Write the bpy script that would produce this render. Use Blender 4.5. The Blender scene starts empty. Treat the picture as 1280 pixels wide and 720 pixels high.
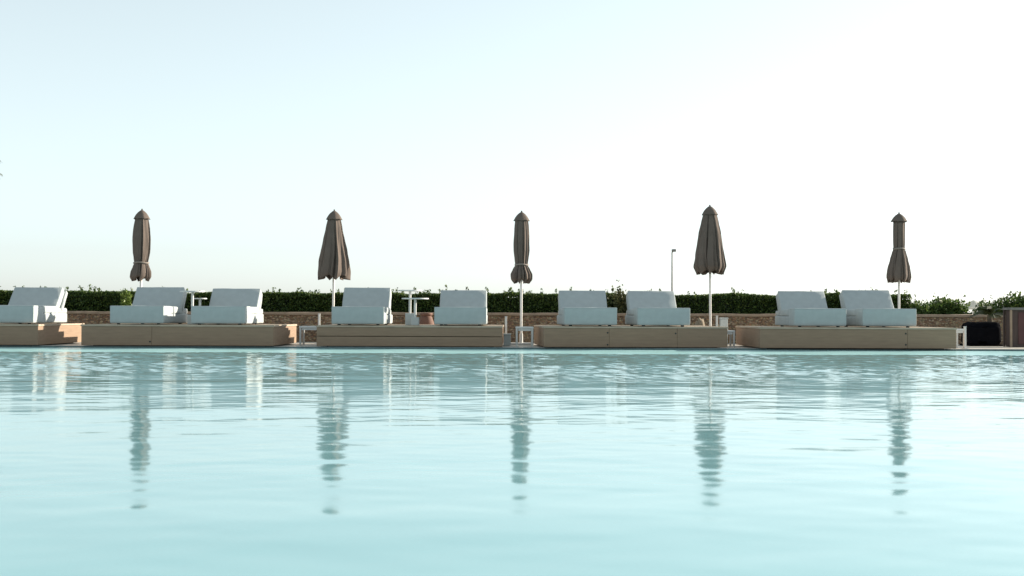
import bpy, bmesh, math, random
import numpy as np
from mathutils import Vector, Matrix, noise
R = math.radians
random.seed(7)
rng = np.random.default_rng(11)
sc = bpy.context.scene
COL = sc.collection

# ------------------------------------------------------------------ camera
F, CAMZ, ROLL, PITCH = 1540.0, 0.64, 0.22, 1.2
def hz(px): return 392.3 + (px - 640) * math.tan(R(ROLL))
def X(px, D): return (px - 640) / F * D
def Z(px, py, D): return CAMZ + (hz(px) - py) / F * D
def D_on(px, py, z): return F * (CAMZ - z) / (py - hz(px))

cam_d = bpy.data.cameras.new('camera'); cam = bpy.data.objects.new('camera', cam_d); COL.objects.link(cam)
cam.location = (0, 0, CAMZ); cam.rotation_euler = (R(90 + PITCH), R(-ROLL), 0)
cam_d.sensor_width = 36; cam_d.lens = 36 * F / 1280
cam_d.clip_start = 0.05; cam_d.clip_end = 5000
cam_d.dof.use_dof = True; cam_d.dof.focus_distance = 22.5; cam_d.dof.aperture_fstop = 4.5
sc.camera = cam

# ------------------------------------------------------------------ light
SUN_EL, SUN_AZ = 17.0, 66.0           # azimuth from +Y (view direction) towards +X
w = bpy.data.worlds.new('World'); sc.world = w; w.use_nodes = True
nt = w.node_tree; nt.nodes.clear()
sky = nt.nodes.new('ShaderNodeTexSky'); sky.sky_type = 'NISHITA'; sky.sun_disc = False
sky.sun_elevation = R(SUN_EL); sky.sun_rotation = R(SUN_AZ)
sky.air_density = 0.75; sky.dust_density = 0.95; sky.ozone_density = 2.0; sky.altitude = 0
hsv = nt.nodes.new('ShaderNodeHueSaturation'); hsv.inputs['Saturation'].default_value = 0.40; hsv.inputs['Hue'].default_value = 0.474
bg = nt.nodes.new('ShaderNodeBackground'); bg.inputs['Strength'].default_value = 0.15
out = nt.nodes.new('ShaderNodeOutputWorld')
gam = nt.nodes.new('ShaderNodeGamma'); gam.inputs['Gamma'].default_value = 0.68
nt.links.new(sky.outputs[0], gam.inputs['Color']); nt.links.new(gam.outputs[0], hsv.inputs['Color']); tint = nt.nodes.new('ShaderNodeMix'); tint.data_type = 'RGBA'; tint.blend_type = 'MULTIPLY'; tint.inputs[0].default_value = 1
tint.inputs[7].default_value = (1.12, 1.175, 1.155, 1)
nt.links.new(hsv.outputs[0], tint.inputs[6]); nt.links.new(tint.outputs[2], bg.inputs['Color'])
nt.links.new(bg.outputs[0], out.inputs['Surface'])
sd = bpy.data.lights.new('sun', 'SUN'); sd.energy = 4.8; sd.angle = R(0.5); sd.color = (1.0, 0.89, 0.74)
sun = bpy.data.objects.new('sun', sd); COL.objects.link(sun)
el, az = R(SUN_EL), R(SUN_AZ)
sdir = Vector((math.cos(el) * math.sin(az), math.cos(el) * math.cos(az), math.sin(el)))
sun.rotation_euler = sdir.to_track_quat('Z', 'Y').to_euler()
sun.location = (20, 10, 20)
vs = sc.view_settings; vs.view_transform = 'Standard'; vs.look = 'None'; vs.gamma = 1; vs.exposure = 1.18
try: vs.use_curve_mapping = False
except Exception: pass

# ------------------------------------------------------------------ materials
def mat(name, rgb, rough=0.7, var=0.12, scale=6.0, bump=0.0, bscale=60.0, spec=0.4, metal=0.0, stretch=(1,1,1), trans=0.0):
    m = bpy.data.materials.new(name); m.use_nodes = True
    n = m.node_tree; b = n.nodes['Principled BSDF']
    b.inputs['Roughness'].default_value = rough; b.inputs['Metallic'].default_value = metal
    b.inputs['Specular IOR Level'].default_value = spec
    tc = n.nodes.new('ShaderNodeTexCoord'); mp = n.nodes.new('ShaderNodeMapping')
    mp.inputs['Scale'].default_value = stretch
    n.links.new(tc.outputs['Object'], mp.inputs['Vector'])
    nz = n.nodes.new('ShaderNodeTexNoise'); nz.inputs['Scale'].default_value = scale; nz.inputs['Detail'].default_value = 5
    n.links.new(mp.outputs[0], nz.inputs['Vector'])
    cr = n.nodes.new('ShaderNodeValToRGB')
    cr.color_ramp.elements[0].position = 0.3; cr.color_ramp.elements[1].position = 0.7
    cr.color_ramp.elements[0].color = (*[c * (1 - var) for c in rgb], 1)
    cr.color_ramp.elements[1].color = (*[min(1, c * (1 + var)) for c in rgb], 1)
    n.links.new(nz.outputs['Fac'], cr.inputs[0]); n.links.new(cr.outputs[0], b.inputs['Base Color'])
    if bump:
        n2 = n.nodes.new('ShaderNodeTexNoise'); n2.inputs['Scale'].default_value = bscale; n2.inputs['Detail'].default_value = 3
        bp = n.nodes.new('ShaderNodeBump'); bp.inputs['Strength'].default_value = bump; bp.inputs['Distance'].default_value = 0.01
        n.links.new(mp.outputs[0], n2.inputs['Vector']); n.links.new(n2.outputs['Fac'], bp.inputs['Height'])
        n.links.new(bp.outputs[0], b.inputs['Normal'])
    if trans:
        tr = n.nodes.new('ShaderNodeBsdfTranslucent'); mx = n.nodes.new('ShaderNodeMixShader'); mx.inputs[0].default_value = trans
        n.links.new(cr.outputs[0], tr.inputs['Color']); n.links.new(b.outputs[0], mx.inputs[1]); n.links.new(tr.outputs[0], mx.inputs[2])
        n.links.new(mx.outputs[0], n.nodes['Material Output'].inputs['Surface'])
    return m

def leaf_mat(name, dark, mid, light, trans=0.3):
    m = bpy.data.materials.new(name); m.use_nodes = True
    n = m.node_tree; b = n.nodes['Principled BSDF']; b.inputs['Roughness'].default_value = 0.5
    b.inputs['Specular IOR Level'].default_value = 0.3
    g = n.nodes.new('ShaderNodeNewGeometry'); cr = n.nodes.new('ShaderNodeValToRGB')
    e = cr.color_ramp.elements; e[0].color = (*dark, 1); e[1].color = (*light, 1)
    k = e.new(0.55); k.color = (*mid, 1)
    n.links.new(g.outputs['Random Per Island'], cr.inputs[0]); n.links.new(cr.outputs[0], b.inputs['Base Color'])
    tr = n.nodes.new('ShaderNodeBsdfTranslucent'); mx = n.nodes.new('ShaderNodeMixShader'); mx.inputs[0].default_value = trans
    n.links.new(cr.outputs[0], tr.inputs['Color']); n.links.new(b.outputs[0], mx.inputs[1]); n.links.new(tr.outputs[0], mx.inputs[2])
    n.links.new(mx.outputs[0], n.nodes['Material Output'].inputs['Surface'])
    return m

def stone_mat():
    m = bpy.data.materials.new('stone_masonry'); m.use_nodes = True
    n = m.node_tree; b = n.nodes['Principled BSDF']; b.inputs['Roughness'].default_value = 0.85
    tc = n.nodes.new('ShaderNodeTexCoord'); mp = n.nodes.new('ShaderNodeMapping'); mp.inputs['Scale'].default_value = (3.4, 3.4, 6.5)
    n.links.new(tc.outputs['Object'], mp.inputs['Vector'])
    v = n.nodes.new('ShaderNodeTexVoronoi'); v.feature = 'DISTANCE_TO_EDGE'; v.inputs['Randomness'].default_value = 0.85
    v2 = n.nodes.new('ShaderNodeTexVoronoi'); v2.inputs['Randomness'].default_value = 0.85
    n.links.new(mp.outputs[0], v.inputs['Vector']); n.links.new(mp.outputs[0], v2.inputs['Vector'])
    sp = n.nodes.new('ShaderNodeSeparateColor'); n.links.new(v2.outputs['Color'], sp.inputs[0])
    cr = n.nodes.new('ShaderNodeValToRGB'); e = cr.color_ramp.elements
    e[0].color = (.22, .125, .07, 1); e[1].color = (.55, .42, .28, 1)
    k = e.new(0.4); k.color = (.42, .26, .15, 1); k = e.new(0.75); k.color = (.43, .31, .20, 1)
    n.links.new(sp.outputs[0], cr.inputs[0])
    nz = n.nodes.new('ShaderNodeTexNoise'); nz.inputs['Scale'].default_value = 22; nz.inputs['Detail'].default_value = 6
    n.links.new(tc.outputs['Object'], nz.inputs['Vector'])
    mul = n.nodes.new('ShaderNodeMix'); mul.data_type = 'RGBA'; mul.blend_type = 'MULTIPLY'; mul.inputs[0].default_value = 0.45
    n.links.new(cr.outputs[0], mul.inputs[6]); n.links.new(nz.outputs['Color'], mul.inputs[7])
    mr = n.nodes.new('ShaderNodeMapRange'); mr.inputs['From Max'].default_value = 0.09
    n.links.new(v.outputs['Distance'], mr.inputs['Value'])
    jo = n.nodes.new('ShaderNodeMix'); jo.data_type = 'RGBA'
    n.links.new(mr.outputs[0], jo.inputs[0]); jo.inputs[6].default_value = (.20, .155, .12, 1); n.links.new(mul.outputs[2], jo.inputs[7])
    n.links.new(jo.outputs[2], b.inputs['Base Color'])
    bp = n.nodes.new('ShaderNodeBump'); bp.inputs['Strength'].default_value = 0.9; bp.inputs['Distance'].default_value = 0.04
    n.links.new(mr.outputs[0], bp.inputs['Height']); n.links.new(bp.outputs[0], b.inputs['Normal'])
    return m

def water_mat():
    m = bpy.data.materials.new('pool_water'); m.use_nodes = True
    n = m.node_tree; b = n.nodes['Principled BSDF']
    b.inputs['Roughness'].default_value = 0.075; b.inputs['IOR'].default_value = 1.62
    b.inputs['Specular IOR Level'].default_value = 0.5
    tc = n.nodes.new('ShaderNodeTexCoord')
    nz = n.nodes.new('ShaderNodeTexNoise'); nz.inputs['Scale'].default_value = 0.35; nz.inputs['Detail'].default_value = 3
    n.links.new(tc.outputs['Object'], nz.inputs['Vector'])
    cr = n.nodes.new('ShaderNodeValToRGB'); e = cr.color_ramp.elements
    e[0].position = .3; e[1].position = .7
    e[0].color = (.165, .375, .405, 1); e[1].color = (.185, .41, .44, 1)
    n.links.new(nz.outputs['Fac'], cr.inputs[0]); n.links.new(cr.outputs[0], b.inputs['Base Color'])
    return m

M = dict(
    fabric=mat('white_outdoor_fabric', (.365, .40, .405), .85, .05, 9, .25, 90, .2),
    fabric_base=mat('white_base_fabric', (.34, .37, .375), .85, .06, 7, .25, 90, .2),
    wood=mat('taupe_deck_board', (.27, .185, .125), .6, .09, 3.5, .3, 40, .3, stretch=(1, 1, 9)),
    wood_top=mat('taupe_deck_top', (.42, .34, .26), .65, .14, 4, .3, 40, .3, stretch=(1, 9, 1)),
    plinth=mat('black_plinth', (.02, .02, .02), .8, .1),
    bolt=mat('dark_bolt', (.03, .028, .025), .5, .1),
    canopy=mat('taupe_canopy_fabric', (.132, .107, .092), .9, .08, 5, .2, 80, .1),
    strap=mat('pale_strap', (.22, .19, .165), .8, .05),
    white_metal=mat('white_painted_metal', (.60, .61, .60), .35, .03, 8, spec=.5),
    pole=mat('white_pole_paint', (.70, .68, .65), .35, .04, 8, spec=.5),
    plastic=mat('white_plastic', (.48, .52, .52), .5, .05, 8),
    stone=stone_mat(),
    coping=mat('wall_coping_stone', (.30, .225, .165), .85, .2, 7, .5, 30),
    deck=mat('pale_deck_stone', (.50, .46, .40), .45, .12, 4, .2, 50),
    edge=mat('wet_pool_edge_stone', (.48, .47, .44), .2, .1, 6),
    kerb=mat('shade_dark_waterline', (.10, .16, .17), .25, .2, 12),
    ground=mat('dry_ground', (.22, .19, .12), .95, .25, .4, .4, 8),
    terracotta=mat('terracotta', (.15, .08, .058), .8, .15, 9, .2, 40),
    rock=mat('pale_rock', (.22, .18, .13), .9, .2, 8, .6, 20),
    dark_cover=mat('black_cover_fabric', (.006, .006, .008), .95, .2, 6, .3, 60, .02),
    dark_wood=mat('dark_stained_wood', (.065, .045, .040), .7, .18, 4, .2, 40, stretch=(9, 9, 1)),
    red_panel=mat('dark_red_panel', (.075, .03, .03), .6, .15, 5),
    slate=mat('grey_slate_top', (.15, .15, .14), .6, .15, 7),
    lamp_grey=mat('galvanised_grey', (.22, .22, .22), .5, .1, 9, metal=.4),
    bark=mat('grey_brown_bark', (.14, .11, .08), .9, .25, 12, .6, 30),
    water=water_mat(),
    parasol=mat('white_parasol_cloth', (.85, .85, .83), .8, .03, 5, trans=.7),
    shade_band=mat('painted_shade_teal', (.04, .12, .13), .12, .3, 9, .5, 12, spec=.5),  # dark teal stands in for shade and dark reflection below the platforms
    ledge=mat('wet_aqua_tile', (.36, .62, .63), .25, .14, 3.0, .8, 7, spec=.25, stretch=(1, 2, 1)),
    hedge=leaf_mat('hedge_leaf', (.024, .05, .013), (.06, .105, .025), (.14, .185, .042), .32),
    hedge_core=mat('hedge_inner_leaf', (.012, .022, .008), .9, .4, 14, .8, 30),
    shrub=leaf_mat('shrub_leaf', (.03, .06, .015), (.07, .12, .03), (.15, .20, .05), .35),
    olive=leaf_mat('olive_leaf', (.05, .06, .025), (.09, .10, .04), (.15, .15, .06), .25),
    bright=leaf_mat('bright_leaf', (.07, .12, .025), (.13, .19, .04), (.20, .27, .06), .3),
    dark_palm=leaf_mat('dark_palm_leaf', (.03, .04, .015), (.05, .06, .022), (.075, .085, .03), .15),
    palm=leaf_mat('palm_leaf', (.12, .14, .11), (.17, .20, .15), (.24, .27, .21), .3),
)

# ------------------------------------------------------------------ helpers
def link(name, me, m, parent=None):
    o = bpy.data.objects.new(name, me); COL.objects.link(o)
    if m is not None:
        for q in (m if isinstance(m, (list, tuple)) else [m]): me.materials.append(q)
    if parent is not None: o.parent = parent
    return o
def obj(name, bm, m, parent=None, smooth=False, auto=None):
    bmesh.ops.recalc_face_normals(bm, faces=bm.faces)
    me = bpy.data.meshes.new(name); bm.to_mesh(me); bm.free()
    if smooth or auto:
        for p in me.polygons: p.use_smooth = True
        if auto: me.set_sharp_from_angle(angle=R(auto))
    return link(name, me, m, parent)
def thing(name, label, cat, loc=(0, 0, 0), rz=0.0, group=None):
    o = bpy.data.objects.new(name, None); COL.objects.link(o)
    o.empty_display_size = .2; o.location = loc; o.rotation_euler = (0, 0, rz)
    return tag(o, label, cat, group)
def tag(o, label, cat, group=None):
    o['label'] = label; o['category'] = cat
    if group: o['group'] = group
    return o
def struct(o): o['kind'] = 'structure'; return o

def box(bm, x0, x1, y0, y1, z0, z1, r=0.0, seg=2):
    g = bmesh.ops.create_cube(bm, size=1.0)
    vs_ = g['verts']
    for v in vs_:
        v.co = Vector((x0 + (v.co.x + .5) * (x1 - x0), y0 + (v.co.y + .5) * (y1 - y0), z0 + (v.co.z + .5) * (z1 - z0)))
    if r > 0:
        es = list({e for v in vs_ for e in v.link_edges})
        bmesh.ops.bevel(bm, geom=es, offset=r, segments=seg, profile=.5, affect='EDGES')
def cyl(bm, p0, p1, r0, r1=None, n=14):
    r1 = r0 if r1 is None else r1
    p0, p1 = Vector(p0), Vector(p1); d = p1 - p0
    mtx = Matrix.Translation((p0 + p1) / 2) @ d.to_track_quat('Z', 'Y').to_matrix().to_4x4()
    bmesh.ops.create_cone(bm, cap_ends=True, segments=n, radius1=r0, radius2=r1, depth=d.length, matrix=mtx)
def soft_box(x0, x1, y0, y1, z0, z1, r=.035, cuts=7, puff=.012, seed=0, wob=.006):
    """cushion: a subdivided, bevelled block with slightly bulging faces and small creases"""
    bm = bmesh.new(); box(bm, x0, x1, y0, y1, z0, z1)
    bmesh.ops.subdivide_edges(bm, edges=bm.edges[:], cuts=cuts, use_grid_fill=True)
    c = Vector(((x0 + x1) / 2, (y0 + y1) / 2, (z0 + z1) / 2)); h = Vector(((x1 - x0) / 2, (y1 - y0) / 2, (z1 - z0) / 2))
    g1 = 1 - 2 / (cuts + 1)
    for v in bm.verts:
        q = v.co - c
        for i in range(3):                       # holding loops close to the edges keep them crisp
            if abs(abs(q[i]) / h[i] - g1) < .02: q[i] = math.copysign(h[i] - min(r, h[i] * .6), q[i])
        inner = Vector([max(-h[i] + r, min(h[i] - r, q[i])) for i in range(3)])
        d = q - inner
        if d.length > 1e-6: q = inner + d.normalized() * r
        u = [q[i] / h[i] for i in range(3)]
        for i in range(3):
            j, k = (i + 1) % 3, (i + 2) % 3
            q[i] += puff * u[i] ** 3 * (1 - u[j] ** 2) * (1 - u[k] ** 2)
        nz = noise.noise_vector(Vector((v.co.x * 5 + seed * 3.1, v.co.y * 5, v.co.z * 7)))
        v.co = c + q + nz * wob
    return bm
def sheet(name, x0, x1, y0, y1, z, m):
    bm = bmesh.new()
    bm.faces.new([bm.verts.new(p) for p in ((x0, y0, z), (x1, y0, z), (x1, y1, z), (x0, y1, z))])
    return obj(name, bm, m)
def copy_tree(o, parent=None):
    c = o.copy(); COL.objects.link(c)
    if parent is not None: c.parent = parent
    for ch in list(o.children): copy_tree(ch, c)
    return c

# ------------------------------------------------------------------ setting
gz = -1.25
struct(sheet('ground', -2500, 2500, -600, 4000, gz, M['ground']))
EDGE = 22.16
bm = bmesh.new()
box(bm, -30, 30, EDGE + .22, 29.6, gz - .2, .03)
struct(obj('pool_deck', bm, M['deck']))
bm = bmesh.new(); box(bm, -30, 30, -12, 0.78, gz - .2, .06, .01)
struct(obj('near_deck', bm, M['deck']))
bm = bmesh.new(); box(bm, -30, 30, EDGE, EDGE + .218, gz - .2, .038, .008)
struct(obj('pool_coping', bm, M['edge']))
bm = bmesh.new(); box(bm, -30, 30, EDGE - .035, EDGE - .002, gz - .2, .0355)
struct(obj('waterline_shade_tile', bm, M['kerb']))  # tile raised over the coping face, its dark tone standing in for shade
bm = bmesh.new(); box(bm, -32, -30, -12, 29.6, gz - .2, .03); struct(obj('side_deck', bm, M['deck']))
bm = bmesh.new(); box(bm, 30, 32, -12, 29.6, gz - .2, .03); struct(obj('side_deck', bm, M['deck']))

# water: a real wave surface
def water():
    xs = np.concatenate([np.linspace(-30, -11, 60, endpoint=False), np.arange(-11, 11, .055), np.linspace(11, 30, 61)])
    ys = np.concatenate([np.arange(.7, 4.5, .035), np.arange(4.5, 20.3, .022)])
    gx, gy = np.meshgrid(xs, ys)
    def waves(n, l0, l1, spread, rms, seed):
        r = np.random.default_rng(seed); h = np.zeros_like(gx)
        for _ in range(n):
            lam = l0 * (l1 / l0) ** r.random(); k = 2 * math.pi / lam
            a = r.normal(0, spread) + math.pi / 2
            h += (rms / k) * math.sqrt(2 / n) * np.sin(k * (math.cos(a) * gx + math.sin(a) * gy) + r.random() * 6.283)
        return h
    def sm(a, b, x):
        t = np.clip((x - a) / (b - a), 0, 1); return t * t * (3 - 2 * t)
    gust = .5 + .5 * np.tanh(1.2 * (np.sin(gx * .55 + 1.3 * np.sin(gy * .31)) + np.sin(gy * .9 + gx * .17 + 1) + .7 * np.sin(gx * 1.3 - gy * .45)))
    swell = waves(18, .8, 2.8, .8, .005, 1)
    ripple = waves(40, .18, .6, .85, .0098, 2)
    fine = waves(48, .085, .20, .9, .042, 3)
    chop = waves(40, .09, .26, .9, .05, 4)
    wob_ = .35 * np.sin(gx * .7) + .25 * np.sin(gx * 1.9 + 1)
    mid = sm(11.2, 13.0, gy + 1.2 * wob_)
    far = .45 * sm(12.4, 13.6, gy + wob_) + .55 * sm(16.3, 18.2, gy + wob_)
    h = swell + ripple * (.7 + .3 * gust) * (1 - .3 * mid) + fine * (.20 + .12 * sm(5, 10, gy) + .72 * mid) * (.55 + .6 * gust) + chop * far
    nx, ny = len(xs), len(ys)
    co = np.stack([gx, gy, h], -1).reshape(-1, 3).astype(np.float32)
    i = np.arange(nx * ny).reshape(ny, nx)
    q = np.stack([i[:-1, :-1], i[:-1, 1:], i[1:, 1:], i[1:, :-1]], -1).reshape(-1, 4).astype(np.int32)
    me = bpy.data.meshes.new('water')
    me.vertices.add(len(co)); me.vertices.foreach_set('co', co.ravel())
    me.loops.add(q.size); me.loops.foreach_set('vertex_index', q.ravel())
    me.polygons.add(len(q)); me.polygons.foreach_set('loop_start', np.arange(0, q.size, 4, dtype=np.int32))
    me.update(calc_edges=True)
    me.polygons.foreach_set('use_smooth', np.ones(len(q), bool))
    return struct(link('water', me, M['water']))
water()

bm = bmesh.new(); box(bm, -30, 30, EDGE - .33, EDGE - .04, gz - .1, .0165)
struct(obj('painted_shade_strip', bm, M['shade_band']))  # added dark strip, painting the shade line at the foot of the platforms
# shallow overflow ledge of aqua tile that rises out of the water in front of the coping
bm = bmesh.new()
r0 = [(18.6, -.06), (19.4, -.012), (20.0, .004), (21.0, .009), (EDGE - .335, .012)]
rows_ = [[bm.verts.new((x_, y_, z_)) for x_ in np.linspace(-29.9, 29.9, 121)] for y_, z_ in r0]
for j in range(len(r0) - 1):
    for k in range(120): bm.faces.new((rows_[j][k], rows_[j][k + 1], rows_[j + 1][k + 1], rows_[j + 1][k]))
struct(obj('overflow_ledge', bm, M['ledge'], smooth=True))

# ------------------------------------------------------------------ stone wall
WD = 26.0
bm = bmesh.new(); box(bm, -13.5, 13.5, WD, WD + .32, .031, .60)
wall = obj('stone_wall', bm, M['stone'])
tag(wall, 'low rough brown stone wall with flat coping, running along the foot of the hedge', 'wall')
bm = bmesh.new(); box(bm, -13.5, 13.5, WD - .03, WD + .36, .602, .66, .012)
bmesh.ops.subdivide_edges(bm, edges=[e for e in bm.edges if e.calc_length() > 5], cuts=120)
for v in bm.verts:
    v.co += Vector((0, noise.noise(v.co * 2.1) * .02, noise.noise(v.co * 1.7) * .012))
obj('coping', bm, M['coping'], wall)

# ------------------------------------------------------------------ leaves
def leaves_mesh(P, N, L, W, r):
    """P points, N preferred outward direction, sizes: one folded leaf (two triangles pairs) each"""
    n = len(P)
    d = r.normal(size=(n, 3)) + N * .9; d /= np.linalg.norm(d, axis=1)[:, None]
    t = np.cross(d, r.normal(size=(n, 3))); t /= np.linalg.norm(t, axis=1)[:, None]
    u = np.cross(d, t)
    L = L * (.6 + .8 * r.random(n))[:, None]; W = W * (.6 + .8 * r.random(n))[:, None]
    a = P - d * L * .5; b = P + t * W * .5 + u * W * .15; c = P + d * L * .5; e = P - t * W * .5 + u * W * .15
    return np.stack([a, b, c, e], 1).reshape(-1, 3)
def quads_obj(name, V, m, parent=None):
    n = len(V) // 4
    me = bpy.data.meshes.new(name); me.vertices.add(len(V)); me.vertices.foreach_set('co', V.astype(np.float32).ravel())
    me.loops.add(n * 4); me.loops.foreach_set('vertex_index', np.arange(n * 4, dtype=np.int32))
    me.polygons.add(n); me.polygons.foreach_set('loop_start', np.arange(0, n * 4, 4, dtype=np.int32))
    me.update(calc_edges=True)
    return link(name, me, m, parent)
def vnoise(x, y, s):
    return np.array([noise.noise(Vector((a * s, b * s, 3.7))) for a, b in zip(x, y)])

def hedge(x0, x1, y0, y1, zt, nleaf, label, seed, sprigs=70):
    r = np.random.default_rng(seed)
    cx = (x0 + x1) / 2
    root = thing('hedge', label, 'hedge', (cx, (y0 + y1) / 2, .0))
    off = np.array([cx, (y0 + y1) / 2, 0])
    xs = r.uniform(x0, x1, nleaf)
    face = r.random(nleaf)
    top = face < .42
    s = np.linspace(x0, x1, 400); prof_n = vnoise(s, s * 0, .9) * .045 + vnoise(s, s * 0 + 5, 3.1) * .035
    ztop = zt + np.interp(xs, s, prof_n)
    dy = np.interp(xs, s, vnoise(s, s * 0 + 9, 1.4)) * .10
    P = np.zeros((nleaf, 3)); P[:, 0] = xs
    zz = r.uniform(.0, 1, nleaf) ** .7
    P[:, 1] = np.where(top, r.uniform(y0, y1, nleaf), y0 + dy + np.abs(r.normal(0, .07, nleaf)))
    P[:, 2] = np.where(top, ztop - np.abs(r.normal(0, .045, nleaf)), .3 + zz * (ztop - .3))
    edge = (P[:, 2] - (zt - .08)) / .1
    P[:, 1] += np.where(~top & (edge > 0), edge * .06, 0)
    N = np.zeros((nleaf, 3)); N[top] = (0, 0, 1); N[~top] = (0, -.9, .3)
    Vs = [leaves_mesh(P, N, .055, .034, r)]
    # shoots standing above the clipped top
    for k in range(sprigs):
        sx = r.uniform(x0, x1); sy = r.uniform(y0, y1 - .3); hgt = r.uniform(.05, .16) * (1.4 if r.random() < .15 else 1)
        m = int(8 + hgt * 90); t = r.random(m)
        lean = r.normal(0, .25, 2)
        Q = np.stack([sx + lean[0] * t * hgt + r.normal(0, .018, m), sy + lean[1] * t * hgt + r.normal(0, .018, m), np.interp(sx, s, prof_n) + zt - .03 + t * hgt], 1)
        NN = np.tile((lean[0], lean[1], 1.2), (m, 1))
        Vs.append(leaves_mesh(Q, NN, .06, .026, r))
    V = np.concatenate(Vs) - off
    quads_obj('foliage', V, M['hedge'], root)
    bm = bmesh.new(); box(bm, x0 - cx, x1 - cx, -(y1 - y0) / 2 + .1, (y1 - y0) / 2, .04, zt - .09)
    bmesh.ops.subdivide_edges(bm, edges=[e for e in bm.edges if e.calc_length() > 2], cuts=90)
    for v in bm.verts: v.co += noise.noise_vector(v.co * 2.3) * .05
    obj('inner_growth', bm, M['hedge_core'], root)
    return root
HX1 = X(1132, 27.2)
hedge(-13.2, HX1, 26.75, 28.0, 1.09, 95000, 'long clipped dark green hedge standing behind the stone wall', 3, 130)

def bush(label, cx, cy, z0, rx, ry, h, n, seed, m='shrub', leaf=.07, lw=.035, name='shrub', group=None, cat='shrub', upright=.5):
    r = np.random.default_rng(seed)
    root = thing(name, label, cat, (cx, cy, z0), 0, group)
    K = 9; Vs = []; bm = bmesh.new(); h *= (.86 if h < .8 else 1.0)
    for k in range(K):
        a = r.uniform(0, 6.28); q = math.sqrt(r.random()) * .7
        c = np.array([math.cos(a) * q * rx, math.sin(a) * q * ry, h * r.uniform(.38, .8)])
        cyl(bm, (c[0] * .15, c[1] * .15, -.02), tuple(c), .018, .007, 6)
        m_ = n // K; d = r.normal(size=(m_, 3)); d /= np.linalg.norm(d, axis=1)[:, None]
        rad = (r.random(m_) ** .45)[:, None] * np.array([rx * .55, ry * .55, h * .34]) * r.uniform(.75, 1.15)
        P = c + d * rad; P[:, 2] = np.maximum(P[:, 2], .03)
        N = d.copy(); N[:, 2] += upright
        Vs.append(leaves_mesh(P, N, leaf, lw, r))
        for j in range(3):                                   # loose shoots
            e = c + np.array([r.normal(0, rx * .3), r.normal(0, ry * .3), h * r.uniform(.25, .42)])
            t = r.random(14)[:, None]; Q = c * (1 - t) + e * t + r.normal(0, .02, (14, 3))
            Vs.append(leaves_mesh(Q, np.tile((e - c) / np.linalg.norm(e - c), (14, 1)), leaf, lw, r))
    obj('stem', bm, M['bark'], root)
    quads_obj('foliage', np.concatenate(Vs), M[m], root)
    return root

# lower shrubs beyond the right end of the hedge
sh = [(1150, 377, 27.0, .55, 'bright loose shrub beside the rightmost umbrella, the leftmost of the low shrubs beyond the hedge', 'shrub'),
      (1172, 373, 27.3, .62, 'mid green round shrub behind the wall, two bushes right of the hedge end', 'shrub'),
      (1190, 375, 27.2, .44, 'low green shrub behind the wall, directly above the slim white table post', 'shrub'),
      (1207, 386, 27.0, .40, 'shortest dark shrub behind the wall, in front of the distant white parasol', 'hedge'),
      (1222, 386, 27.1, .40, 'short olive tinged shrub behind the wall, right of the distant white parasol', 'hedge'),
      (1240, 376, 27.4, .55, 'green shrub behind the wall, between the white parasol and the tall corner bush', 'shrub')]
for i, (px, py, D, rx, lb, m) in enumerate(sh):
    top = Z(px, py, D)
    bush(lb, X(px, D), D, .02, rx * .8, .5, top * .94, 3600, 30 + i, m, group='low shrubs beyond the end of the hedge')
bush('tall dark bush rising behind the dark wooden bar at the right edge', X(1276, 27.3), 27.3, .02, .70, .55, Z(1272, 371, 27.3), 8000, 51, 'hedge', .07, .04)
bush('bright yellow green seedling clump behind the second daybed from the left', X(158, 25.4), 25.4, .03, .14, .12, Z(158, 371, 25.4), 220, 60, 'bright', .09, .03, 'plant', cat='plant', upright=1.2)
bush('tall loose olive shrub with feathery tips filling the gap between two daybeds', X(778, 26.6), 26.58, .03, .36, .14, Z(785, 362, 26.6), 1200, 61, 'olive', .07, .035)

# spiky low palm in front of the wall at right
def fan_plant(label, cx, cy, z0, n, L, seed, m, name='low_palm', rise=(.5, 1.25)):
    r = np.random.default_rng(seed); root = thing(name, label, 'palm', (cx, cy, z0))
    bm = bmesh.new(); cyl(bm, (0, 0, -.02), (0, 0, .34), .06, .045, 10); obj('trunk', bm, M['bark'], root)
    for k in range(n):
        a = k / n * 6.283 + r.normal(0, .2); e = r.uniform(*rise); ln = L * r.uniform(.8, 1.1)
        bm = bmesh.new(); prev = None
        S = 12
        pts = []
        for i in range(S + 1):
            t = i / S; rr = ln * t * math.cos(e) ; zz = .32 + ln * (t * math.sin(e) - .55 * t * t)
            pts.append(Vector((math.cos(a) * rr, math.sin(a) * rr, zz)))
        side = Vector((-math.sin(a), math.cos(a), 0))
        for i in range(S):
            q0, q1 = pts[i], pts[i + 1]
            cyl(bm, q0, q1, .006, .005, 5)
            if i > 1:
                d = (q1 - q0).normalized(); w_ = ln * .38 * math.sin(math.pi * (i + .5) / (S + .6)) ** .8
                for s in (-1, 1):
                    for hs in (0, .5):
                        o_ = q0.lerp(q1, hs); tip = o_ + side * s * w_ * .8 + d * w_ * .7 - Vector((0, 0, w_ * .3))
                        vv = [bm.verts.new(p) for p in (o_ - d * .012, o_ + d * .012, tip)]
                        bm.faces.new(vv)
        obj('frond', bm, M[m], root)
    return root
fan_plant('small dark olive palm growing out of the black planter', X(1237, 24.9), 24.9, .31, 13, .46, 5, 'dark_palm')

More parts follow.
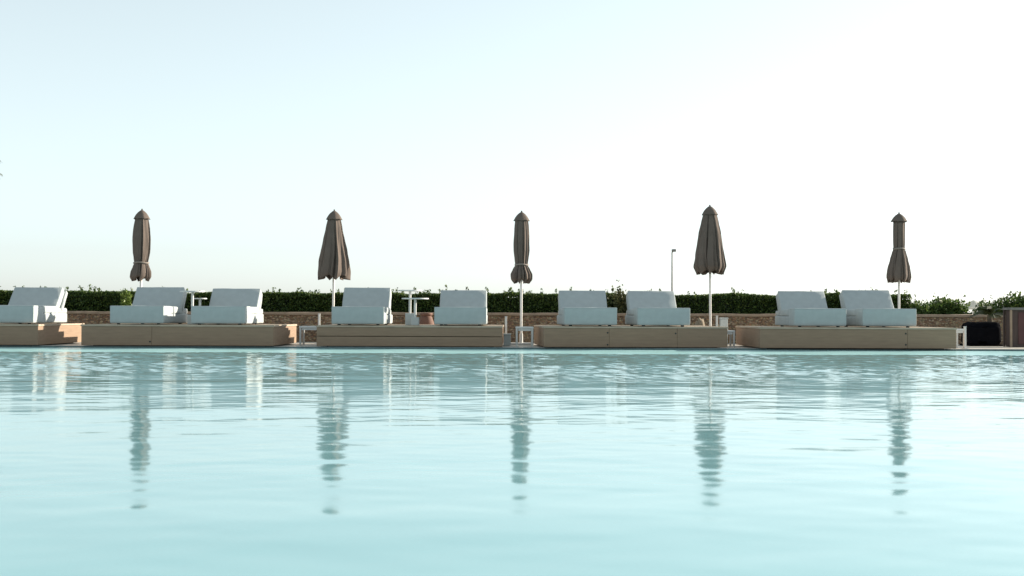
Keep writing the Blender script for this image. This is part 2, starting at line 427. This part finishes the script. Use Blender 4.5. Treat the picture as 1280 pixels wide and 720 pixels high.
# ------------------------------------------------------------------ platforms
def platform(px_l, px_r, D, label, rz=0.0, ztop=.42, depth=2.35, seam=False, bolts=(), width=None):
    x0, x1 = X(px_l, D), X(px_r, D); wd = x1 - x0
    root = thing('daybed_platform', label, 'platform', (x0, D, 0.03), rz, 'wooden daybed platforms along the pool edge')
    zt, zb = ztop - .03, .02
    bm = bmesh.new(); box(bm, .16, wd - .16, .16, depth - .12, 0.0, zb + .03); obj('plinth', bm, M['plinth'], root)
    if seam:
        mid = (zt + zb) / 2 - .01
        for a, b in ((zb, mid - .005), (mid + .005, zt - .032)):
            bm = bmesh.new(); box(bm, 0, wd, 0, .04, a, b, .005); obj('front_board', bm, M['wood'], root)
    else:
        cuts = sorted({X(b[0], D) - x0 + .03 for b in bolts if b[1] < 430} or {wd * .58})
        es = [0] + cuts + [wd]
        for a, b in zip(es[:-1], es[1:]):
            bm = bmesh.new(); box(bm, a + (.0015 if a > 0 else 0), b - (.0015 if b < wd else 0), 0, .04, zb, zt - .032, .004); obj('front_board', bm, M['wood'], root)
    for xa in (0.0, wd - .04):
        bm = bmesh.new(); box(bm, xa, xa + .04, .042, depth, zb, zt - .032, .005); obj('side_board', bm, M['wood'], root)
    bm = bmesh.new(); box(bm, .042, wd - .042, depth - .04, depth, zb, zt - .032, .005); obj('back_board', bm, M['wood'], root)
    bm = bmesh.new(); nb = 17; bw = (depth + .024) / nb
    box(bm, -.012, wd + .012, -.012, depth + .012, zt - .03, zt - .012)
    for i in range(nb):
        box(bm, -.012, wd + .012, -.012 + i * bw, -.012 + (i + 1) * bw - .006, zt - .013, zt + random.uniform(-.0015, .0015), .003, 1)
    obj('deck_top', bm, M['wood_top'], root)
    for (bx, by) in bolts:
        lx = X(bx, D) - x0; lz = Z(bx, by, D) - .03
        bm = bmesh.new(); cyl(bm, (lx, -.006, lz), (lx, .002, lz), .016, .016, 10); obj('bolt', bm, M['bolt'], root)
    return root
P1 = platform(-194, 48, 22.05, 'brown wooden platform cut off by the left edge, its right side catching the sun')
P2 = platform(102, 342, 22.05, 'brown wooden platform under the leftmost umbrella, carrying two daybeds and two tall tables', bolts=((188, 427),))
P3 = platform(396, 628, 22.15, 'brown wooden platform whose front is two stacked boards with a dark seam', seam=True)
P4 = platform(680, 912, 22.0, 'brown wooden platform turned slightly, carrying two daybeds left of the tallest umbrella', rz=.055, bolts=((760, 416), (760, 431), (846, 417)))
P5 = platform(950, 1195, 21.95, 'brown wooden platform farthest right, carrying two daybeds that touch side by side', bolts=((1132, 417), (1132, 431)))

# ------------------------------------------------------------------ daybeds
def daybed(px_l, px_r, D, label, seed, top=(0, .37), lean=.34, rz=0.0, gap=.02, z=.42):
    x0, x1 = X(px_l, D), X(px_r, D); wd = x1 - x0
    root = thing('daybed', label, 'daybed', ((x0 + x1) / 2, D, z), rz, 'white daybeds on the platforms')
    h = wd / 2; H = .335
    bm = soft_box(-h + .01, h - .01, .30, 1.72, .022, .20, .02, 8, .006, seed); obj('base', bm, M['fabric_base'], root, True)
    bm = soft_box(-h, h, 0, .46, .024, H, .018, 8, .006, seed + 1, .004); fb = obj('foot_block', bm, M['fabric'], root, True)
    bm = bmesh.new(); q = .011
    for a_, b_ in (((-h + .01, q, H - q), (h - .01, q, H - q)), ((-h + q, q, .05), (-h + q, q, H - .012)), ((h - q, q, .05), (h - q, q, H - .012)), ((-h + q, .01, H - q), (-h + q, .45, H - q)), ((h - q, .01, H - q), (h - q, .45, H - q))):
        cyl(bm, a_, b_, *((.0145, .0145) if a_[2] == b_[2] else (.0115, .0115)), 10)
    obj('piping', bm, M['fabric'], fb, auto=40)
    bm = soft_box(-h + .012, h - .012, .445, 1.26, .195, H - .004, .02, 8, .008, seed + 2); obj('seat_cushion', bm, M['fabric'], root, True)
    bm = soft_box(-h + .04, h - .04, 1.27, 1.80, .19, .30, .03, 6, .004, seed + 3); obj('rear_bolster', bm, M['fabric_base'], root, True)
    for sx in (-1, 1):
        for fy in (.12, 1.55):
            bm = bmesh.new(); cyl(bm, (sx * (h - .12), fy, 0), (sx * (h - .12), fy, .04), .03, .03, 12); obj('foot', bm, M['bolt'], root)
    # leaning backrest
    top_z = H + top[1]; L = math.hypot(lean, top_z - H + .04); th = .15
    ang = math.atan2(lean, top_z - H + .04)
    bm = soft_box(-h + .025, h - .025, 0, th, 0, L, .016, 8, .006, seed + 4, .004)
    rot = Matrix.Rotation(-ang, 4, 'X')
    bmesh.ops.transform(bm, matrix=Matrix.Translation((0, 1.14, H - .04)) @ rot, verts=bm.verts)
    obj('backrest', bm, M['fabric'], root, True)
    bm = soft_box(-h + .03, h - .03, 0, .10, 0, L * .86, .02, 8, .008, seed + 5, .006)
    bmesh.ops.transform(bm, matrix=Matrix.Translation((0, 1.14 + th + .06 + gap, .27)) @ Matrix.Rotation(-ang * .86, 4, 'X'), verts=bm.verts)
    obj('back_panel', bm, M['fabric_base'], root, True)
    return root
BD = 22.12
daybed(-26, 42, BD, 'white daybed cut off by the left edge of the photo', 1, (0, .365), .36, gap=.09)
daybed(137.5, 204.5, BD, 'white daybed below the leftmost umbrella, left neighbour of two tall white tables', 10, (0, .375), .35)
daybed(239, 306.5, BD, 'white daybed just right of two tall white tables, its right side sunlit', 20, (0, .355), .34)
daybed(414.5, 480, BD + .1, 'white daybed right beside the cone shaped second umbrella from the left', 30, (0, .385), .34)
daybed(543, 608, BD + .1, 'white daybed right of the terracotta pot, on the two board platform', 40, (0, .34), .34)
daybed(705.5, 771.5, BD, 'white daybed left of the feathery olive shrub, nearest the middle umbrella on its right', 50, (0, .34), .34, rz=.05)
daybed(797, 863, BD + .04, 'white daybed right of the feathery olive shrub, beside the tallest umbrella', 60, (0, .34), .34, rz=.05)
daybed(993, 1058, BD - .05, 'white daybed pressed against another, the left one of the rightmost pair', 70, (0, .345), .36)
daybed(1078.5, 1145.5, BD - .05, 'white daybed farthest right, below the umbrella tied near its middle', 80, (0, .37), .38)

# ------------------------------------------------------------------ umbrellas
def umbrella(px, py_top, D, profile, label, seed, cap_w, z_base, tie=None, ribs=8, rot=0.0, base=True, pleat=.46, teeth=.08):
    """profile: list of (py, half width px) down the canopy"""
    s = D / F; x = X(px, D); r = random.Random(seed)
    root = thing('umbrella', label, 'umbrella', (x, D, z_base), 0, 'closed taupe umbrellas behind the platforms')
    root.rotation_euler = (r.uniform(-.008, .008), r.uniform(-.005, .005), 0)
    zt = Z(px, py_top, D) - z_base
    bm = bmesh.new(); cyl(bm, (0, 0, 0.0), (0, 0, zt - .03), .024, .024, 16); obj('pole', bm, M['pole'], root, auto=40)
    # canopy, eight ribs with folds of cloth hanging between them
    NR, SUB = ribs, 16; N = NR * SUB; rows = 26
    pz = [zt - (p[0] - py_top) * s for p in profile]; pw = [p[1] * s for p in profile]
    ph = [r.uniform(-.25, .25) for _ in range(NR)]; amp = [r.uniform(.75, 1.25) for _ in range(NR)]
    bm = bmesh.new(); grid = []
    for j in range(rows + 1):
        t = j / rows; q = t * (len(pz) - 1); i0 = min(int(q), len(pz) - 2); f = q - i0
        zc = pz[i0] * (1 - f) + pz[i0 + 1] * f
        fs = f * f * (3 - 2 * f) * .5 + f * .5
        rad = pw[i0] * (1 - fs) + pw[i0 + 1] * fs
        ring = []
        for k in range(N):
            rib = k // SUB; u = (k % SUB) / SUB
            a = (k / N) * 6.2832 + R(rot)
            fold = math.sin(math.pi * u); hp = math.pi / NR
            chord = math.cos(hp) / math.cos(u * 2 * hp - hp); groove = math.exp(-((u - .90) / .075) ** 2) + .45 * math.exp(-((u - .52 - .3 * ph[rib]) / .09) ** 2) * t
            tw = t * .55 * (amp[rib] - 1)
            rr = rad * 1.03 * chord * (1 - pleat * amp[rib] * groove * min(1, .3 + t * 1.1))
            rr *= 1 + .10 * noise.noise(Vector((math.cos(a) * 2.2, math.sin(a) * 2.2, zc * 2.5 + seed))) + .035 * noise.noise(Vector((math.cos(a) * 9, math.sin(a) * 9, zc * 4 + seed))) + .05 * t * math.sin(a * 2 + seed)
            zz = zc
            if t > .86: zz += teeth * ((t - .86) / .14) * (fold * amp[rib] - .35)
            aa = a + tw + ph[rib] * .3 * math.sin(math.pi * u) + .12 * math.sin(zc * 4 + rib + seed) * t
            ring.append(bm.verts.new((math.cos(aa) * rr, math.sin(aa) * rr, zz)))
        grid.append(ring)
    for j in range(rows):
        for k in range(N):
            bm.faces.new((grid[j][k], grid[j][(k + 1) % N], grid[j + 1][(k + 1) % N], grid[j + 1][k]))
    bmesh.ops.recalc_face_normals(bm, faces=bm.faces)
    can = obj('canopy', bm, M['canopy'], root, smooth=True)
    sol = can.modifiers.new('cloth', 'SOLIDIFY'); sol.thickness = .006; sol.offset = -1
    # little cap over the top with a scalloped hem
    bm = bmesh.new(); grid = []; ch = cap_w[1] * s; cw = cap_w[0] * s
    for j in range(9):
        t = j / 8; rad = cw * (.6 * math.sin(t * math.pi / 2) + .4 * t ** .8) * (1 if t < .8 else 1 + (t - .8) * .3)
        ring = []
        for k in range(48):
            a = k / 48 * 6.283; sc_ = abs(math.sin(a * 4 + seed))
            rr = max(rad, .004) * (1 - .07 * sc_ * t)
            ring.append(bm.verts.new((math.cos(a) * rr, math.sin(a) * rr, zt - ch * t ** 1.25 + (.012 * sc_ if j == 8 else 0))))
        grid.append(ring)
    bm.faces.new(grid[0][::-1])
    for j in range(8):
        for k in range(48):
            bm.faces.new((grid[j][k], grid[j + 1][k], grid[j + 1][(k + 1) % 48], grid[j][(k + 1) % 48]))
    cap = obj('cap', bm, M['canopy'], root, smooth=True)
    sol = cap.modifiers.new('cloth', 'SOLIDIFY'); sol.thickness = .006; sol.offset = -1
    bm = bmesh.new(); bmesh.ops.create_uvsphere(bm, u_segments=12, v_segments=8, radius=.017, matrix=Matrix.Translation((0, 0, zt + .006)))
    obj('finial', bm, M['canopy'], root, True)
    if tie:
        ty, tw_ = tie; zc = zt - (ty - py_top) * s; rr = tw_ * s * .97
        bm = bmesh.new(); rings = []
        for dz in (-.016, .016):
            rings.append([bm.verts.new((math.cos(k / 32 * 6.283) * rr * (1 + .04 * math.sin(k * 1.1)), math.sin(k / 32 * 6.283) * rr, zc + dz + .006 * math.sin(k * .6))) for k in range(32)])
        for k in range(32): bm.faces.new((rings[0][k], rings[0][(k + 1) % 32], rings[1][(k + 1) % 32], rings[1][k]))
        st = obj('strap', bm, M['strap'], can, smooth=True)
        so = st.modifiers.new('band', 'SOLIDIFY'); so.thickness = .008; so.offset = 1
    if base:
        bm = bmesh.new(); box(bm, -.24, .24, -.24, .24, 0.001, .04, .008); cyl(bm, (0, 0, .04), (0, 0, .22), .036, .034, 16)
        obj('base', bm, M['white_metal'], root)
    return root
UD = 24.75
umbrella(175.5, 262, UD, [(270, 8.0), (285, 10.2), (300, 11.2), (315, 10.8), (323, 9.6), (328.5, 8.6), (333, 10.5), (340, 13.2), (346, 13.4), (350, 10.5)],
         'closed taupe umbrella strapped low, hem frilling out, sunlit on its right, leftmost of five', 1, (10, 12), .031, tie=(328.5, 9.2), ribs=6, rot=-5)
umbrella(416.5, 263, UD, [(272, 8.0), (285, 10.5), (300, 13.4), (315, 16.2), (328, 18.6), (340, 20.6), (348, 20.0)],
         'unstrapped taupe umbrella hanging as a cone with a sunlit tan right side, second from left', 2, (10, 12), .031, ribs=6, rot=-9, pleat=.48, teeth=.10)
umbrella(651.5, 264.5, 24.3, [(273, 8.5), (285, 9.6), (300, 10.2), (312, 10.2), (324, 8.8), (331.5, 7.8), (336, 10.5), (343, 13.4), (349, 13.0), (353, 9.5)],
         'closed grey taupe umbrella standing in the gap between platforms, strapped low above a flared hem', 3, (10, 12), .031, tie=(331, 8.5), rot=-25)
umbrella(888, 257, UD, [(266, 8.4), (278, 11.0), (292, 13.8), (306, 16.2), (320, 18.6), (333, 20.6), (342, 16.5)],
         'tallest taupe umbrella, unstrapped cone, standing next to the thin lamp post', 4, (10, 12), .031, rot=-18, pleat=.34, teeth=.07)
umbrella(1123.5, 266.5, UD, [(276, 7.2), (290, 7.2), (302, 7.2), (311, 6.8), (316, 8.5), (324, 11.0), (335, 13.8), (346, 15.6), (352, 14.0)],
         'dark grey closed umbrella strapped around its middle and flaring below, rightmost of five', 5, (10, 11), .031, tie=(311, 7.3), rot=-25)

# ------------------------------------------------------------------ tall tables
def tall_table(px, py_top, D, rx_px, base_px, label, zf=.42):
    x = X(px, D); zt = Z(px, py_top, D)
    root = thing('tall_side_table', label, 'table', (x, D, zf), 0, 'tall white pedestal tables between daybeds')
    h = zt - zf; rr = rx_px * D / F
    bm = bmesh.new(); cyl(bm, (0, 0, h - .022), (0, 0, h), rr, rr, 40)
    bmesh.ops.bevel(bm, geom=[e for e in bm.edges if len(e.link_faces) == 2 and e.calc_face_angle() > 1], offset=.005, segments=2, affect='EDGES')
    obj('table_top', bm, M['white_metal'], root)
    w_, hh = base_px[0] * D / F / 2, base_px[1] * D / F
    bm = bmesh.new(); cyl(bm, (0, 0, hh), (0, 0, h - .023), .024, .024, 14); obj('stem', bm, M['white_metal'], root, auto=40)
    bm = bmesh.new(); box(bm, -w_, w_, -w_, w_, .002, hh, .01); obj('base', bm, M['plastic'], root)
    return root
tall_table(240.5, 363.7, 22.95, 15.5, (10, 12), 'taller of two white pedestal tables between the daybeds under the leftmost umbrella')
tall_table(250.0, 372.6, 23.35, 9, (9, 10), 'shorter of two white pedestal tables between the daybeds under the leftmost umbrella')
tall_table(512.5, 362.6, 23.0, 15, (11, 15), 'taller of two white pedestal tables, standing beside the terracotta pot')
tall_table(519, 372.6, 22.75, 17, (10, 10), 'shorter of two white pedestal tables, the one nearest the terracotta pot')

# low white frame tables in the gaps
def low_table(px_l, px_r, D, label, h=.36, depth=.42):
    x0, x1 = X(px_l, D), X(px_r, D); wd = x1 - x0
    root = thing('low_side_table', label, 'table', ((x0 + x1) / 2, D, .031), 0, 'low white frame tables between platforms')
    bm = bmesh.new(); box(bm, -wd / 2, wd / 2, 0, depth, h - .035, h, .006); obj('table_top', bm, M['white_metal'], root)
    t = .036
    for sx in (-1, 1):
        for yy in (.005, depth - t - .005):
            xa = sx * (wd / 2 - t / 2 - .004)
            bm = bmesh.new(); box(bm, xa - t / 2, xa + t / 2, yy, yy + t, 0, h - .036, .004); obj('leg', bm, M['white_metal'], root)
    bm = bmesh.new(); box(bm, -wd / 2 + .05, wd / 2 - .05, .012, .03, h - .075, h - .037); obj('apron', bm, M['white_metal'], root)
    return root
low_table(374, 400, 23.4, 'low white frame table in the gap left of the second umbrella from the left')
low_table(644.5, 667, 22.7, 'low white frame table around the foot of the middle umbrella', .37)
low_table(898, 919, 23.3, 'low white frame table in the gap right of the tallest umbrella', .31)
low_table(1188, 1207, 22.9, 'low white frame table at the right end of the rightmost platform', .36)

# slim posts and small boxes behind the platforms
def slim_post(px, py_top, D, label, zf, h_box=None):
    root = thing('slim_post', label, 'post', (X(px, D), D, zf), 0, 'slim white posts near the stone wall')
    h = Z(px, py_top, D) - zf
    bm = bmesh.new(); box(bm, -.02, .02, -.02, .02, .012, h - .016, .004); obj('post', bm, M['white_metal'], root)
    bm = bmesh.new(); box(bm, -.024, .024, -.024, .024, h - .015, h, .005); obj('cap', bm, M['white_metal'], root)
    bm = bmesh.new(); box(bm, -.05, .05, -.05, .05, 0.001, .012, .002); obj('foot_plate', bm, M['white_metal'], root)
    return root
slim_post(399, 392, 25.0, 'slim white post beside the daybed next to the second umbrella from left', .031)
slim_post(632.5, 395.5, 23.6, 'slim white post rising beside a white box, left of the middle umbrella', .031)
slim_post(896, 394.5, 25.2, 'slim white post just right of the tallest umbrella pole', .031)
slim_post(1206, 408, 22.7, 'slim white post at the low table of the rightmost platform', .031)
def white_box(px, w_px, py0, py1, D, label, zf=.031):
    x = X(px, D); z0 = zf; z1 = Z(px, py0, D); hw = w_px * D / F / 2
    root = thing('storage_box', label, 'box', (x, D, z0), 0, 'small white boxes near the umbrellas')
    bm = bmesh.new(); box(bm, -hw, hw, -hw, hw, .001, z1 - z0 - .03, .01); obj('body', bm, M['plastic'], root)
    bm = bmesh.new(); box(bm, -hw - .008, hw + .008, -hw - .008, hw + .008, z1 - z0 - .028, z1 - z0, .006); obj('lid', bm, M['plastic'], root)
white_box(634, 9, 417, 430, 23.45, 'low white box at the foot of the post left of the middle umbrella')
white_box(904.5, 9, 397, 408, 25.4, 'upright white box behind the platform beside the tallest umbrella')

# terracotta pot and rock
def lathe(bm, prof, n=28):
    rings = [[bm.verts.new((math.cos(k / n * 6.283) * r_, math.sin(k / n * 6.283) * r_, z)) for k in range(n)] for r_, z in prof]
    for j in range(len(rings) - 1):
        for k in range(n): bm.faces.new((rings[j][k], rings[j][(k + 1) % n], rings[j + 1][(k + 1) % n], rings[j + 1][k]))
    bm.faces.new(rings[0][::-1]); bm.faces.new(rings[-1])
D = 25.3; pz = Z(533, 391, D) - .031
t = thing('terracotta_pot', 'round terracotta pot behind the white tables against the stone wall', 'pot', (X(533, D), D, .031))
bm = bmesh.new(); lathe(bm, [(.09, .001), (.13, .06), (.165, pz * .42), (.165, pz * .62), (.12, pz * .84), (.10, pz * .9)]); obj('body', bm, M['terracotta'], t, True)
bm = bmesh.new(); lathe(bm, [(.095, pz * .89), (.125, pz * .92), (.128, pz * .985), (.11, pz), (.09, pz * .97)]); obj('rim', bm, M['terracotta'], t, True)
D = 25.5; hz_ = Z(875, 399, D) - .031
bm = bmesh.new(); bmesh.ops.create_icosphere(bm, subdivisions=3, radius=1)
for v in bm.verts:
    v.co = Vector((v.co.x * .17, v.co.y * .14, (v.co.z * .5 + .5) * hz_)) * (1 + .25 * noise.noise(v.co * 1.6))
    v.co.x *= 1 - .35 * v.co.z / hz_; v.co.z = max(v.co.z, .001)
o = obj('boulder', bm, M['rock'], None, auto=35); o.location = (X(875, D), D, .031)
tag(o, 'pale tapering boulder against the stone wall left of the tallest umbrella pole', 'boulder')

# ------------------------------------------------------------------ right end: black covered seat and dark bar
D = 24.6
x0, x1 = X(1213.5, D), X(1253, D); zt = Z(1233, 403, D) - .031
root = thing('planter', 'bulky black planter with rounded shoulders, left of the dark wooden bar', 'planter', ((x0 + x1) / 2, D, .031))
bm = soft_box(-(x1 - x0) / 2, (x1 - x0) / 2, 0, .6, .002, zt, .09, 10, .012, 4, .012)
obj('pot', bm, M['dark_cover'], root, True)
bm = bmesh.new(); box(bm, -(x1 - x0) / 2 - .008, (x1 - x0) / 2 + .008, -.008, .608, .001, .03, .006); obj('foot', bm, M['dark_cover'], root)
D = 23.9
xa, xb, xc = X(1254.5, D), X(1263, D), X(1300, D); zt = Z(1265, 384.5, D) - .031
root = thing('outdoor_bar', 'dark wooden bar with grey top and reddish panel, cut off by the right edge', 'bar', (xb, D, .031))
b1 = xc - xb; dp = .36
bm = bmesh.new(); box(bm, .034, b1, .012, dp - .03, .002, zt - .05, .006); obj('body', bm, M['dark_wood'], root)
bm = bmesh.new(); box(bm, .15, b1 - .05, -.004, .011, .06, zt - .09, .003); obj('front_panel', bm, M['red_panel'], root)
bm = bmesh.new(); box(bm, -.004, .030, -.012, .03, .002, zt - .05, .003); obj('corner_post', bm, M['coping'], root)
bm = bmesh.new(); box(bm, -.012, b1 + .03, -.025, dp + .01, zt - .048, zt, .006); obj('counter_top', bm, M['slate'], root)
bm = bmesh.new(); box(bm, -.004, .030, dp - .04, dp, .002, zt - .05, .004); obj('rear_leg', bm, M['dark_wood'], root)

# ------------------------------------------------------------------ far things
D = 75.0; zt = Z(841, 313, D)
root = thing('lamp_post', 'thin grey lamp post rising far behind the hedge left of the tallest umbrella', 'lamp post', (X(840, D), D, gz))
bm = bmesh.new(); cyl(bm, (0, 0, 0), (0, 0, zt - gz - .1), .065, .04, 12); obj('pole', bm, M['lamp_grey'], root, auto=40)
bm = bmesh.new(); cyl(bm, (0, 0, zt - gz - .12), (.10, -.02, zt - gz - .04), .035, .03, 8); obj('arm', bm, M['lamp_grey'], root)
bm = bmesh.new(); box(bm, -.02, .24, -.12, .12, zt - gz - .08, zt - gz + .08, .03); obj('lamp_head', bm, M['lamp_grey'], root, True)

D = 60.0; zt = Z(1217, 375, D)
root = thing('parasol', 'open white parasol far behind the low shrubs at right, only its top showing', 'parasol', (X(1217, D), D, gz))
bm = bmesh.new(); h = zt - gz; n = 8
apex = bm.verts.new((0, 0, h)); r1 = [bm.verts.new((math.cos(k / n * 6.283) * .28, math.sin(k / n * 6.283) * .28, h - .12)) for k in range(n)]
r2 = [bm.verts.new((math.cos(k / n * 6.283) * .60, math.sin(k / n * 6.283) * .60, h - .36)) for k in range(n)]
r3 = [bm.verts.new((math.cos(k / n * 6.283) * .61, math.sin(k / n * 6.283) * .61, h - .47)) for k in range(n)]
for k in range(n):
    j = (k + 1) % n
    bm.faces.new((apex, r1[k], r1[j])); bm.faces.new((r1[k], r2[k], r2[j], r1[j])); bm.faces.new((r2[k], r3[k], r3[j], r2[j]))
c = obj('canopy', bm, M['parasol'], root); so = c.modifiers.new('cloth', 'SOLIDIFY'); so.thickness = .01
bm = bmesh.new(); cyl(bm, (0, 0, 0), (0, 0, h - .02), .03, .03, 10); obj('pole', bm, M['pole'], root)

# palm standing outside the frame at the left, one frond tip in view
def palm(label, px, py, D, seed):
    x = X(px, D); zc = Z(px, py, D); h = zc - gz
    root = thing('palm_tree', label, 'tree', (x, D, gz)); r = random.Random(seed)
    bm = bmesh.new()
    for i in range(12):
        z0, z1 = h * i / 12, h * (i + 1) / 12
        cyl(bm, (.12 * math.sin(i * .3), 0, z0), (.12 * math.sin(i * .3 + .3), 0, z1), .22 - .008 * i, .20 - .008 * i, 12)
    obj('trunk', bm, M['bark'], root, auto=50)
    for k in range(18):
        a = k / 18 * 6.283 + r.uniform(-.12, .12); e = r.uniform(-.1, 1.0); L = r.uniform(1.7, 2.1)
        if k == 0: a, e, L = -.05, .42, 2.15
        bm = bmesh.new(); S = 16; pts = []
        for i in range(S + 1):
            tt = i / S; pts.append(Vector((math.cos(a) * L * tt * math.cos(e * .6), math.sin(a) * L * tt * math.cos(e * .6), h + L * (tt * math.sin(e) - .42 * tt * tt))))
        sd_ = Vector((-math.sin(a), math.cos(a), 0))
        for i in range(S):
            q0, q1 = pts[i], pts[i + 1]; cyl(bm, q0, q1, .02 * (1 - i / S) + .006, .02 * (1 - (i + 1) / S) + .006, 5)
            if i > 1:
                d = (q1 - q0).normalized(); wl = .5 * math.sin(math.pi * (i + .8) / (S + 1.2)) ** .7
                for s in (-1, 1):
                    for hs in (0, .33, .66):
                        o_ = q0.lerp(q1, hs); tip = o_ + sd_ * s * wl * .75 + d * wl * .5 - Vector((0, 0, wl * r.uniform(.25, .5)))
                        bm.faces.new([bm.verts.new(p) for p in (o_ - d * .02, o_ + d * .02, tip)])
        obj('frond', bm, M['palm'], root)
palm('palm tree at the left edge, only the tip of one drooping frond in view', -71, 200, 45.0, 3)
